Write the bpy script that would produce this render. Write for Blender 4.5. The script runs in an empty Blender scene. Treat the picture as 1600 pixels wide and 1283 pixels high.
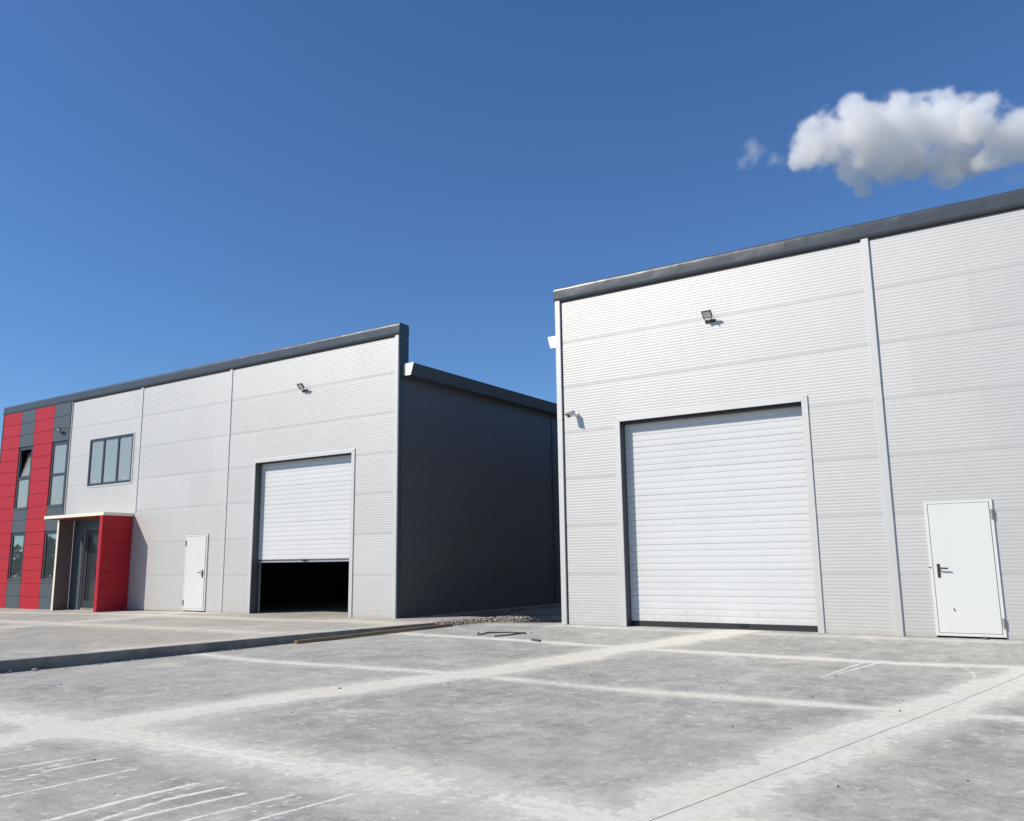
import bpy, bmesh, math, random
import numpy as np
from mathutils import Vector, Matrix, noise

scene = bpy.context.scene
COL = scene.collection
rnd = random.Random(7)

# ------------------------------------------------------------------ camera
cam_data = bpy.data.cameras.new('camera')
cam = bpy.data.objects.new('camera', cam_data)
COL.objects.link(cam)
cam_data.sensor_fit = 'HORIZONTAL'
cam_data.sensor_width = 36.0
cam_data.lens = 1322.23 / 1600 * 36
cam_data.clip_start = 0.05
cam_data.clip_end = 6000
R_ = Vector((0.83256625, 0.55379503, -0.01202111))
U_ = Vector((0.10746894, -0.1402016, 0.9842733))
F_ = Vector((-0.54340028, 0.82076463, 0.17624289))
CAM = Vector((0.0, -15.7103, 1.2925))
cam.matrix_world = Matrix(((R_.x, U_.x, -F_.x, CAM.x), (R_.y, U_.y, -F_.y, CAM.y), (R_.z, U_.z, -F_.z, CAM.z), (0, 0, 0, 1)))
scene.camera = cam

# ------------------------------------------------------------------ sky and sun
TO_SUN = Vector((-0.84, -1.0, 1.05)).normalized()
SUN_EL = math.asin(TO_SUN.z)
SUN_AZ = math.atan2(TO_SUN.x, TO_SUN.y)          # clockwise from +Y
world = bpy.data.worlds.new('World')
scene.world = world
world.use_nodes = True
wn = world.node_tree.nodes
wl = world.node_tree.links
wn.clear()
sky = wn.new('ShaderNodeTexSky')
sky.sky_type = 'NISHITA'
sky.sun_disc = False
sky.sun_elevation = SUN_EL
sky.sun_rotation = SUN_AZ
sky.altitude = 90
sky.air_density = 1.0
sky.dust_density = 0.3
sky.ozone_density = 1.0
bg = wn.new('ShaderNodeBackground')
bg.inputs['Strength'].default_value = 0.074
wo = wn.new('ShaderNodeOutputWorld')
tint = wn.new('ShaderNodeMix')
tint.data_type = 'RGBA'
tint.blend_type = 'MULTIPLY'
tint.inputs[0].default_value = 1.0
tint.inputs[7].default_value = (0.77, 1.19, 1.74, 1.0)
wl.new(sky.outputs[0], tint.inputs[6])
wl.new(tint.outputs[2], bg.inputs[0])
wl.new(bg.outputs[0], wo.inputs[0])

sun_data = bpy.data.lights.new('sun', 'SUN')
sun_data.energy = 5.0
sun_data.angle = math.radians(0.5)
sun_data.color = (1.0, 0.925, 0.805)
sun = bpy.data.objects.new('sun', sun_data)
COL.objects.link(sun)
sun.location = TO_SUN * 60
sun.rotation_euler = (-TO_SUN).to_track_quat('-Z', 'Y').to_euler()

scene.view_settings.view_transform = 'Standard'
scene.view_settings.look = 'None'
scene.view_settings.gamma = 1.0
scene.view_settings.exposure = 0.0
scene.view_settings.use_curve_mapping = False
scene.render.engine = 'CYCLES'
scene.cycles.use_denoising = True
scene.cycles.max_bounces = 12
scene.cycles.volume_bounces = 12
scene.cycles.volume_step_rate = 0.35

# ------------------------------------------------------------------ object helpers
WPOS = {}

def tag(o, label=None, cat=None, group=None, kind=None):
    if label: o['label'] = label
    if cat: o['category'] = cat
    if group: o['group'] = group
    if kind: o['kind'] = kind
    return o

def link(o, loc=(0, 0, 0), parent=None):
    COL.objects.link(o)
    loc = Vector(loc)
    WPOS[o.name] = loc
    if parent is not None:
        o.parent = parent
        o.location = loc - WPOS[parent.name]
    else:
        o.location = loc
    return o

def empty(name, loc):
    return link(bpy.data.objects.new(name, None), loc)

class MB:
    """collects faces in world coordinates, then builds one mesh object"""
    def __init__(s):
        s.v, s.f, s.m = [], [], []
    def quad(s, *pts, mi=0):
        n = len(s.v); s.v += [tuple(p) for p in pts]
        s.f.append(tuple(range(n, n + len(pts)))); s.m.append(mi)
    def box(s, x0, x1, y0, y1, z0, z1, mi=0):
        n = len(s.v)
        s.v += [(x0, y0, z0), (x1, y0, z0), (x1, y1, z0), (x0, y1, z0), (x0, y0, z1), (x1, y0, z1), (x1, y1, z1), (x0, y1, z1)]
        for q in ((0, 3, 2, 1), (4, 5, 6, 7), (0, 1, 5, 4), (1, 2, 6, 5), (2, 3, 7, 6), (3, 0, 4, 7)):
            s.f.append(tuple(n + i for i in q)); s.m.append(mi)
    def extrude(s, prof, a, b, mapf, mi=0, caps=True):
        """prof: list of (n, z); extruded between u=a and u=b; mapf(u, n, z) -> xyz"""
        k = len(prof); n = len(s.v)
        s.v += [mapf(a, p[0], p[1]) for p in prof] + [mapf(b, p[0], p[1]) for p in prof]
        for i in range(k):
            j = (i + 1) % k
            s.f.append((n + i, n + k + i, n + k + j, n + j)); s.m.append(mi)
        if caps:
            s.f.append(tuple(n + i for i in range(k))); s.m.append(mi)
            s.f.append(tuple(n + k + i for i in reversed(range(k)))); s.m.append(mi)
    def tube(s, path, r, n=8, mi=0):
        path = [Vector(p) for p in path]; base = len(s.v); L = len(path)
        rr = r if isinstance(r, (list, tuple)) else [r] * L
        for i, p in enumerate(path):
            t = (path[min(i + 1, L - 1)] - path[max(i - 1, 0)]).normalized()
            a = t.orthogonal().normalized() if abs(t.z) > .95 else t.cross(Vector((0, 0, 1))).normalized()
            b = t.cross(a)
            for k in range(n):
                g = 2 * math.pi * k / n
                s.v.append(tuple(p + (a * math.cos(g) + b * math.sin(g)) * rr[i]))
        for i in range(L - 1):
            for k in range(n):
                k2 = (k + 1) % n
                s.f.append((base + i * n + k, base + i * n + k2, base + (i + 1) * n + k2, base + (i + 1) * n + k)); s.m.append(mi)
        s.f.append(tuple(base + k for k in reversed(range(n)))); s.m.append(mi)
        s.f.append(tuple(base + (L - 1) * n + k for k in range(n))); s.m.append(mi)
    def stone(s, c, r, rg, mi=0, flat=.7):
        n = len(s.v)
        t = (1 + 5 ** .5) / 2
        ico = [(-1, t, 0), (1, t, 0), (-1, -t, 0), (1, -t, 0), (0, -1, t), (0, 1, t), (0, -1, -t), (0, 1, -t), (t, 0, -1), (t, 0, 1), (-t, 0, -1), (-t, 0, 1)]
        fc = [(0, 11, 5), (0, 5, 1), (0, 1, 7), (0, 7, 10), (0, 10, 11), (1, 5, 9), (5, 11, 4), (11, 10, 2), (10, 7, 6), (7, 1, 8), (3, 9, 4), (3, 4, 2), (3, 2, 6), (3, 6, 8), (3, 8, 9), (4, 9, 5), (2, 4, 11), (6, 2, 10), (8, 6, 7), (9, 8, 1)]
        a = rg.uniform(0, 6.3); ca, sa = math.cos(a), math.sin(a)
        sx, sy, sz = rg.uniform(.7, 1.3), rg.uniform(.6, 1.1), rg.uniform(.5, 1) * flat
        for p in ico:
            q = Vector(p).normalized() * r * rg.uniform(.75, 1.2)
            x, y, z = q.x * sx, q.y * sy, q.z * sz
            s.v.append((c[0] + x * ca - y * sa, c[1] + x * sa + y * ca, c[2] + z))
        for q in fc:
            s.f.append(tuple(n + i for i in q)); s.m.append(mi)
    def mesh(s, name, mats, loc=(0, 0, 0), fix=True):
        me = bpy.data.meshes.new(name)
        L = Vector(loc)
        me.from_pydata([tuple(Vector(p) - L) for p in s.v], [], s.f)
        for m in (mats if isinstance(mats, (list, tuple)) else [mats]): me.materials.append(m)
        me.polygons.foreach_set('material_index', s.m)
        me.update()
        if fix:
            bm = bmesh.new(); bm.from_mesh(me)
            bmesh.ops.recalc_face_normals(bm, faces=bm.faces)
            bm.to_mesh(me); bm.free()
        return me
    def build(s, name, mats, parent=None, loc=None, fix=True, smooth=False, bevel=0):
        if loc is None:
            xs = [p[0] for p in s.v]; ys = [p[1] for p in s.v]; zs = [p[2] for p in s.v]
            loc = ((min(xs) + max(xs)) / 2, (min(ys) + max(ys)) / 2, min(zs))
        o = bpy.data.objects.new(name, s.mesh(name, mats, loc, fix))
        if smooth:
            for p in o.data.polygons: p.use_smooth = True
        if bevel:
            b = o.modifiers.new('bevel', 'BEVEL'); b.width = bevel; b.segments = 2; b.limit_method = 'ANGLE'
        return link(o, loc, parent)

def boxpart(name, mat, parent, *a, bevel=0):
    m = MB(); m.box(*a); return m.build(name, mat, parent, bevel=bevel)

def share(o, loc, parent):
    c = o.copy(); return link(c, loc, parent)

# ------------------------------------------------------------------ material helpers
class NT:
    def __init__(s, name):
        s.mat = bpy.data.materials.new(name); s.mat.use_nodes = True
        s.t = s.mat.node_tree; s.t.nodes.clear()
        s.out = s.t.nodes.new('ShaderNodeOutputMaterial')
    def n(s, typ, **kw):
        nd = s.t.nodes.new(typ)
        for k, v in kw.items(): setattr(nd, k, v)
        return nd
    def set(s, sock, v):
        if hasattr(v, 'is_output') or isinstance(v, bpy.types.NodeSocket): s.t.links.new(v, sock)
        else: sock.default_value = v
    def math(s, op, a, b=0.0, c=0.0, clamp=False):
        nd = s.n('ShaderNodeMath', operation=op, use_clamp=clamp)
        for i, v in enumerate((a, b, c)): s.set(nd.inputs[i], v)
        return nd.outputs[0]
    def vmath(s, op, a, b=None, scale=None):
        nd = s.n('ShaderNodeVectorMath', operation=op)
        s.set(nd.inputs[0], a)
        if b is not None: s.set(nd.inputs[1], b)
        if scale is not None: s.set(nd.inputs['Scale'], scale)
        return nd.outputs['Value'] if op in ('LENGTH', 'DOT_PRODUCT', 'DISTANCE') else nd.outputs[0]
    def noise(s, vec, scale, detail=4, rough=.55, out='Fac', dist=0):
        nd = s.n('ShaderNodeTexNoise'); s.set(nd.inputs['Vector'], vec)
        nd.inputs['Scale'].default_value = scale; nd.inputs['Detail'].default_value = detail
        nd.inputs['Roughness'].default_value = rough; nd.inputs['Distortion'].default_value = dist
        return nd.outputs[out]
    def ramp(s, x, a, b, lo=0.0, hi=1.0, smooth=True):
        nd = s.n('ShaderNodeMapRange', interpolation_type='SMOOTHSTEP' if smooth else 'LINEAR')
        s.set(nd.inputs[0], x)
        for i, v in ((1, a), (2, b), (3, lo), (4, hi)): s.set(nd.inputs[i], v)
        return nd.outputs[0]
    def mix(s, f, a, b, mode='MIX'):
        nd = s.n('ShaderNodeMix', data_type='RGBA', blend_type=mode)
        s.set(nd.inputs[0], f)
        for i, v in ((6, a), (7, b)):
            s.set(nd.inputs[i], (*v, 1) if isinstance(v, tuple) and len(v) == 3 else v)
        return nd.outputs[2]
    def pos(s): return s.n('ShaderNodeNewGeometry').outputs['Position']
    def bump(s, h, strength=.3, dist=.01):
        nd = s.n('ShaderNodeBump'); nd.inputs['Strength'].default_value = strength
        nd.inputs['Distance'].default_value = dist; s.set(nd.inputs['Height'], h); return nd.outputs[0]
    def bsdf(s, color, rough=.5, metal=0.0, spec=.5, normal=None, coat=0):
        b = s.n('ShaderNodeBsdfPrincipled')
        s.set(b.inputs['Base Color'], (*color, 1) if isinstance(color, tuple) and len(color) == 3 else color)
        s.set(b.inputs['Roughness'], rough); s.set(b.inputs['Metallic'], metal)
        b.inputs['Specular IOR Level'].default_value = spec
        b.inputs['Coat Weight'].default_value = coat
        if normal is not None: s.set(b.inputs['Normal'], normal)
        s.t.links.new(b.outputs[0], s.out.inputs['Surface'])
        return s.mat

def mat_paint(name, color, rough=.45, metal=0.0, var=.06, dirt=0.0, dents=0.0, dentscale=2.0, rand=.04, spec=.5):
    k = NT(name); P = k.pos()
    f = k.noise(P, 1.3, 4)
    g = k.noise(P, 22, 3)
    v = k.math('ADD', k.math('MULTIPLY', k.math('SUBTRACT', f, .5), var * 2), k.math('MULTIPLY', k.math('SUBTRACT', g, .5), var))
    ri = k.n('ShaderNodeObjectInfo').outputs['Random']
    v = k.math('ADD', v, k.math('MULTIPLY', k.math('SUBTRACT', ri, .5), rand))
    v = k.math('ADD', v, 1.0)
    c = k.vmath('SCALE', color, scale=v)
    if dirt:
        z = k.n('ShaderNodeSeparateXYZ'); k.set(z.inputs[0], P)
        d = k.noise(P, 3.2, 5, .65)
        h = k.math('ADD', z.outputs[2], k.math('MULTIPLY', k.math('SUBTRACT', d, .5), 1.3))
        low = k.ramp(h, .05, .65, 1.0, 0.0)
        sp = k.ramp(k.noise(P, 9, 4, .7), .45, .7)
        m = k.math('MULTIPLY', low, k.math('ADD', k.math('MULTIPLY', sp, .6), .25))
        c = k.mix(k.math('MULTIPLY', m, dirt), c, (.46, .42, .34))
        # faint rain streaks
        sv = k.vmath('MULTIPLY', P, (5.0, 5.0, .22))
        st = k.ramp(k.noise(sv, 1.0, 5, .6), .52, .78)
        c = k.mix(k.math('MULTIPLY', st, dirt * .16), c, (.36, .35, .33))
    nm = None
    if dents:
        nm = k.bump(k.noise(P, dentscale, 2, .4, dist=.3), dents, .05)
    return k.bsdf(c, rough, metal, spec, normal=nm)

def C(r, g, b): return (r, g, b)

M = {}
M['panel'] = mat_paint('panel_grey_white', C(.515, .508, .49), .55, .40, .03, dirt=.6, rand=.06, dents=.06, dentscale=1.1)
M['trim'] = mat_paint('trim_light_grey', C(.55, .545, .525), .52, .36, .03, dirt=.4, dents=.10, dentscale=1.6)
M['anthra'] = mat_paint('anthracite_sheet', C(.046, .055, .066), .36, .0, .06, dents=.45, dentscale=1.5)
M['anthra_flat'] = mat_paint('anthracite_cladding', C(.062, .078, .092), .5, 0, .06)
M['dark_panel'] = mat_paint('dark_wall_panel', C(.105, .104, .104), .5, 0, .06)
M['red'] = mat_paint('red_cladding', C(.40, .010, .020), .5, 0, .05, spec=.3)
M['door_white'] = mat_paint('section_door_white', C(.60, .605, .60), .42, 0, .05, dirt=.45)
M['leaf_white'] = mat_paint('door_leaf_white', C(.62, .63, .60), .40, 0, .02, dirt=.15)
M['jamb'] = mat_paint('jamb_grey', C(.085, .09, .094), .5, 0, .05)
M['frame'] = mat_paint('window_frame_anthracite', C(.035, .040, .048), .4, 0, .05)
M['black'] = mat_paint('black_plastic', C(.015, .015, .016), .45)
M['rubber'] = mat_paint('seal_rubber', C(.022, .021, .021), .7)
M['alu'] = mat_paint('aluminium_rail', C(.55, .54, .52), .35, .7)
M['cream'] = mat_paint('cream_edge', C(.80, .74, .58), .6, 0, .03)
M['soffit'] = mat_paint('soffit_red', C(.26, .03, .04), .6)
M['brown'] = mat_paint('unfinished_board', C(.155, .135, .12), .8, 0, .15)
M['white'] = mat_paint('white_flashing', C(.80, .80, .79), .45)
M['steel'] = mat_paint('grey_steel', C(.30, .30, .30), .45)
M['paper'] = mat_paint('paper', C(.75, .74, .70), .8)
M['roof'] = mat_paint('roof_membrane', C(.25, .25, .25), .8)
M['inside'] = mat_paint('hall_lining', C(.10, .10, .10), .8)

def mat_glass(name, refl, tint):
    k = NT(name); P = k.pos()
    nm = k.bump(k.noise(P, .9, 1, .3), .04, .02)
    d = k.n('ShaderNodeBsdfPrincipled'); d.inputs['Base Color'].default_value = (*tint, 1); d.inputs['Roughness'].default_value = .3
    g = k.n('ShaderNodeBsdfGlossy'); g.inputs['Color'].default_value = (.86, .95, .93, 1); g.inputs['Roughness'].default_value = .015
    k.set(g.inputs['Normal'], nm)
    mx = k.n('ShaderNodeMixShader'); mx.inputs[0].default_value = refl
    k.t.links.new(d.outputs[0], mx.inputs[1]); k.t.links.new(g.outputs[0], mx.inputs[2])
    k.t.links.new(mx.outputs[0], k.out.inputs['Surface'])
    return k.mat
M['glass'] = mat_glass('coated_window_glass', .42, (.035, .042, .042))
M['glass_pale'] = mat_glass('pale_window_glass', .13, (.25, .258, .228))  # upper panes: paler base colour and weaker gloss than the lower ones
M['glass_dark'] = mat_glass('entrance_glass', .05, (.02, .02, .022))
M['lens'] = mat_paint('lamp_lens', C(.62, .62, .54), .3)

def mat_wood(name, c1, c2):
    k = NT(name); P = k.n('ShaderNodeTexCoord').outputs['Object']
    s = k.vmath('MULTIPLY', P, (60., 6., 60.))
    n = k.noise(s, 1, 4, .6)
    return k.bsdf(k.mix(n, c1, c2), .8, normal=k.bump(n, .3, .004))
M['wood'] = mat_wood('weathered_timber', (.13, .075, .038), (.33, .23, .14))
M['wood_dark'] = mat_wood('old_board', (.16, .13, .10), (.30, .26, .20))
M['rust'] = mat_paint('rusty_steel', C(.05, .042, .04), .7)

def mat_stone(name, a, b, sc=8):
    k = NT(name); P = k.pos()
    n = k.noise(P, sc, 4, .6); f = k.noise(P, 90, 3, .6)
    ri = k.n('ShaderNodeObjectInfo').outputs['Random']
    c = k.mix(k.ramp(n, .3, .7), a, b)
    return k.bsdf(c, .9, normal=k.bump(f, .5, .006))
M['rubble'] = mat_stone('rubble_stone', (.22, .20, .17), (.53, .49, .42), 25)
M['soil'] = mat_stone('bare_soil', (.26, .235, .19), (.42, .38, .31), 1.7)
M['land'] = mat_stone('far_ground', (.20, .18, .13), (.27, .25, .19), .05)
M['leaf'] = mat_stone('tree_foliage', (.035, .055, .02), (.075, .10, .035), .6)

def mat_concrete(name, base, dark, dust, tanmix=.0, tan=(.45, .41, .34)):
    k = NT(name); P0 = k.pos()
    P = k.vmath('MULTIPLY', P0, (1., 1., 0.))
    # --- concrete
    n1 = k.noise(P, .32, 5, .6); n2 = k.noise(P, 1.9, 6, .66, dist=.4); n3 = k.noise(P, 11, 5, .68); n4 = k.noise(P, 160, 2, .5)
    st = k.noise(k.vmath('MULTIPLY', P, (2.6, .5, 1.)), 2.4, 5, .65)
    t = k.math('ADD', k.math('MULTIPLY', n1, .25), k.math('MULTIPLY', n2, .33))
    t = k.math('ADD', t, k.math('MULTIPLY', n3, .24)); t = k.math('ADD', t, k.math('MULTIPLY', st, .18))
    c = k.mix(k.ramp(t, .36, .62), dark, base)
    wisp = k.noise(k.vmath('ADD', P, (7., 3., 0.)), 3.4, 9, .74, dist=.5)
    c = k.mix(k.math('MULTIPLY', k.ramp(wisp, .53, .68), .42), c, dust)
    c = k.mix(k.math('MULTIPLY', k.ramp(wisp, .46, .34), .45), c, tuple(q * .8 for q in dark))
    n5 = k.noise(P, 30, 6, .78)
    c = k.vmath('SCALE', c, scale=k.ramp(n5, .3, .7, .80, 1.20, smooth=False))
    fl = k.noise(k.vmath('ADD', P, (3., 17., 0.)), 8.5, 7, .72, dist=.4)
    c = k.mix(k.math('MULTIPLY', k.ramp(fl, .575, .65), .6), c, dust)
    c = k.mix(k.math('MULTIPLY', k.ramp(fl, .40, .33), .45), c, tuple(q * .75 for q in dark))
    stain = k.noise(k.vmath('ADD', P, (31., 12., 0.)), .45, 5, .6)
    c = k.mix(k.math('MULTIPLY', k.ramp(stain, .52, .66), .35), c, (.40, .38, .31))
    if tanmix:
        c = k.mix(k.math('MULTIPLY', k.ramp(k.noise(P, .55, 4, .6), .4, .65), tanmix), c, tan)
    # pale efflorescence clouds
    pale = k.math('MULTIPLY', k.ramp(k.noise(P, .75, 6, .7, dist=.6), .54, .72), .38)
    c = k.mix(pale, c, dust)
    # --- dust washed out of the joints (the mesh carries how far inside a band each point lies)
    at = k.n('ShaderNodeAttribute'); at.attribute_name = 'dust'
    edge = k.noise(P, 2.2, 6, .7)
    edge2 = k.noise(P, 13, 5, .72)
    big = k.noise(P, .8, 4, .6)
    v = k.math('ADD', at.outputs['Fac'], k.math('MULTIPLY', k.math('SUBTRACT', big, .5), 1.3))
    v = k.math('ADD', v, k.math('MULTIPLY', k.math('SUBTRACT', edge, .5), 1.2))
    v = k.math('ADD', v, k.math('MULTIPLY', k.math('SUBTRACT', edge2, .5), 1.2))
    veil = k.math('MULTIPLY', k.ramp(v, -.7, .45), .55)
    core = k.math('MULTIPLY', k.ramp(v, .08, .42), k.ramp(edge2, .3, .6, .62, 1.0))
    acc = k.math('MULTIPLY', k.math('MAXIMUM', veil, core), k.ramp(edge, .25, .55, .78, .98))
    dc = k.mix(k.ramp(big, .42, .62), dust, tuple(q * f for q, f in zip(dust, (1.0, .975, .91))))
    c = k.mix(acc, c, dc)
    a2 = k.n('ShaderNodeAttribute'); a2.attribute_name = 'streak'
    sv = k.math('ADD', a2.outputs['Fac'], k.math('MULTIPLY', k.math('SUBTRACT', edge2, .5), 2.2))
    c = k.mix(k.math('MULTIPLY', k.ramp(sv, .1, .6), .95), c, (.74, .72, .66))
    # specks and pits
    vo = k.n('ShaderNodeTexVoronoi'); k.set(vo.inputs['Vector'], P); vo.inputs['Scale'].default_value = 3.1
    sp = k.math('MULTIPLY', k.ramp(vo.outputs['Distance'], .012, .03, 1., 0.), k.ramp(n2, .5, .6))
    c = k.mix(k.math('MULTIPLY', sp, .6), c, (.10, .09, .08))
    c = k.vmath('SCALE', c, scale=k.math('ADD', k.math('MULTIPLY', n4, .16), .92))
    nm = k.bump(k.math('ADD', k.math('MULTIPLY', n3, .8), k.math('MULTIPLY', n4, .25)), .22, .008)
    return k.bsdf(c, k.ramp(n2, .3, .7, .72, .9), 0, .35, nm)

DUST = (.69, .67, .61)
YARD_BANDS = [
    ([(-8.35, -14.2), (-7.98, -11.75), (-7.69, -9.23), (-7.27, -7.64), (-6.71, -5.66), (-6.3, -3.2), (-5.25, .6)], .36, 1.12),
    ([(-2.9, -14.4), (-2.25, -10.96), (-1.95, -9.3), (-1.6, -7.4), (-1.05, -5.0), (-.55, -2.9)], .36, 1.12),
    ([(-14, -11.0), (-9.37, -11.08), (-5.0, -11.04), (-2.3, -11.0), (2.5, -11.1)], .62, .62),
    ([(-12.9, -6.35), (-10.7, -6.6), (-7.5, -6.45), (-4.6, -6.65), (-2.5, -6.6), (-.6, -6.54), (4, -6.5)], .22, .72),
    ([(-11.9, -2.1), (-8.74, -2.6), (-5.5, -2.95), (-2.2, -3.1), (-.5, -2.85), (5, -2.7)], .2, .8),
    ([(-11.0, -.1), (-6, -.35), (-1, -.3)], .3, .35),
]
YARD_STREAKS = [([(-5.27, -12.95), (-5.29, -12.3), (-5.25, -11.78)], .05, 1.0), ([(-5.0, -12.7), (-5.07, -12.16), (-4.98, -11.7)], .045, 1.), ([(-4.9, -12.7), (-4.84, -12.2), (-4.73, -11.7)], .04, .9),
    ([(-5.18, -12.17), (-5.18, -11.76)], .025, .8), ([(-4.6, -12.5), (-4.45, -11.65)], .03, .9), ([(-4.36, -12.4), (-4.36, -11.65)], .028, .8), ([(-4.25, -12.4), (-4.11, -11.4)], .035, .9),
    ([(-6.39, -12.6), (-6.54, -12.08), (-6.48, -11.65)], .04, .9), ([(-6.88, -12.4), (-6.77, -11.75)], .04, .8), ([(-6.07, -12.7), (-6.0, -11.7)], .04, .9), ([(-6.62, -12.5), (-6.66, -11.7)], .03, .8),
    ([(-7.39, -12.1), (-7.41, -11.7)], .04, .8), ([(-4.03, -11.75), (-3.95, -11.4)], .02, .7), ([(-3.6, -11.8), (-3.6, -11.5)], .02, .7), ([(-5.49, -11.9), (-5.49, -11.72)], .03, .8),
    ([(-2.82, -4.78), (-2.63, -3.1)], .045, .8), ([(-2.7, -4.33), (-2.41, -2.95)], .045, .8), ([(-4.29, -3.4), (-3.87, -4.23)], .03, .8), ([(-4.14, -3.75), (-4.03, -3.0)], .03, .7), ([(-3.84, -3.62), (-3.71, -3.05)], .03, .6),
    ([(-1.51, -3.0), (-1.29, -3.53), (-1.2, -4.17)], .045, .9), ([(-1.83, -8.1), (-1.78, -7.54), (-1.48, -6.9)], .03, .8), ([(-2.79, -10.1), (-2.39, -10.6)], .03, .6), ([(-7.76, -3.0), (-6.73, -3.3)], .05, .7),
    ([(-8.4, -11.06), (-5.5, -11.05), (-2.4, -11.02)], .022, .8), ([(-5.9, -7.6), (-5.4, -6.8)], .03, .4), ([(-9.2, -6.5), (-8.3, -7.3)], .04, .4)]
YARD_STREAKS = [(p, w * .8, a) for p, w, a in YARD_STREAKS]
def tyre(pts, st=.42, n=3, gap=.055):
    for q in range(n):
        o = (q - (n - 1) / 2) * gap
        YARD_STREAKS.append(([(x + o, y + o * .5) for x, y in pts], .03, st))
for t_ in ([(-6.58, -11.56), (-6.15, -11.72), (-5.9, -11.92), (-5.47, -12.3)], [(-6.36, -10.52), (-6.2, -10.66), (-6.04, -10.84), (-5.39, -11.24)], [(-6.8, -11.99), (-6.37, -12.25), (-5.94, -12.58)], [(-7.82, -4.75), (-6.97, -6.0)], [(-7.56, -4.46), (-6.62, -5.83)], [(-6.81, -8.94), (-7.23, -8.18)]):
    tyre(t_)
tyre([(-6.17, -9.32), (-5.62, -9.35)], .5, 2, .09)
M['yard'] = mat_concrete('yard_concrete', (.455, .445, .402), (.250, .245, .225), DUST)
FORE_BANDS = [([(-34, -2.0), (-24, -1.6), (-16, -1.5), (-12.4, -.9)], .5, .6), ([(-30, -5.2), (-20, -4.6), (-12.6, -4.2)], .55, .6),
              ([(-21.5, .1), (-20.5, -3), (-19.8, -8)], .5, .6), ([(-27.5, -.4), (-25, -.6), (-20, -.3)], .3, .6), ([(-12.9, -8), (-12.3, -3.2), (-12.1, -.5)], .28, .7)]
M['forecourt'] = mat_concrete('forecourt_concrete', (.47, .445, .39), (.235, .225, .20), (.60, .565, .49),   .45, (.42, .375, .30))
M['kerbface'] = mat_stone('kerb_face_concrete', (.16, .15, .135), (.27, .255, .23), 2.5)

# ------------------------------------------------------------------ ground
def lines_field(pts, lines, lo):
    """for each point the largest strength - distance / width over all the lines"""
    p = np.array(pts, dtype=float)[:, :2]
    out = np.full(len(p), lo)
    for poly, w, st in lines:
        best = np.full(len(p), 1e9)
        for a, b in zip(poly[:-1], poly[1:]):
            a = np.array(a); d = np.array(b) - a
            t = np.clip(((p - a) @ d) / max(d @ d, 1e-9), 0, 1)
            best = np.minimum(best, np.hypot(*(p - a - t[:, None] * d).T))
        out = np.maximum(out, st - best / w)
    return out

def set_fields(me, pts, bands, streaks):
    for nm, ln in (('dust', bands), ('streak', streaks)):
        at = me.attributes.new(nm, 'FLOAT', 'POINT')
        at.data.foreach_set('value', lines_field(pts, ln, -1.6 if nm == 'dust' else -1.5).astype(np.float32))

def gz(x, y):
    s = max(0., -y) + max(0., -9 - x) * .6
    return -.19 * (1 - math.exp(-s / 4))

def kerb_x(y):
    return -12.1 + .1 * y if y < 1.35 else -13.7

def fz(x):
    return -.1 * min(1., max(0., (-22 - x) / 8))

m = MB()
N = 24
g0 = [-900, -500, -300, -180, -120, -90, -60, -45, 45, 60, 90, 120, 200, 400, 900]
for i in range(len(g0) - 1):
    for j in range(len(g0) - 1):
        m.quad((g0[i], g0[j], -.5), (g0[i + 1], g0[j], -.5), (g0[i + 1], g0[j + 1], -.5), (g0[i], g0[j + 1], -.5))
tag(m.build('ground', M['land'], loc=(0, 0, -.5), fix=False), kind='structure')

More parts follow.
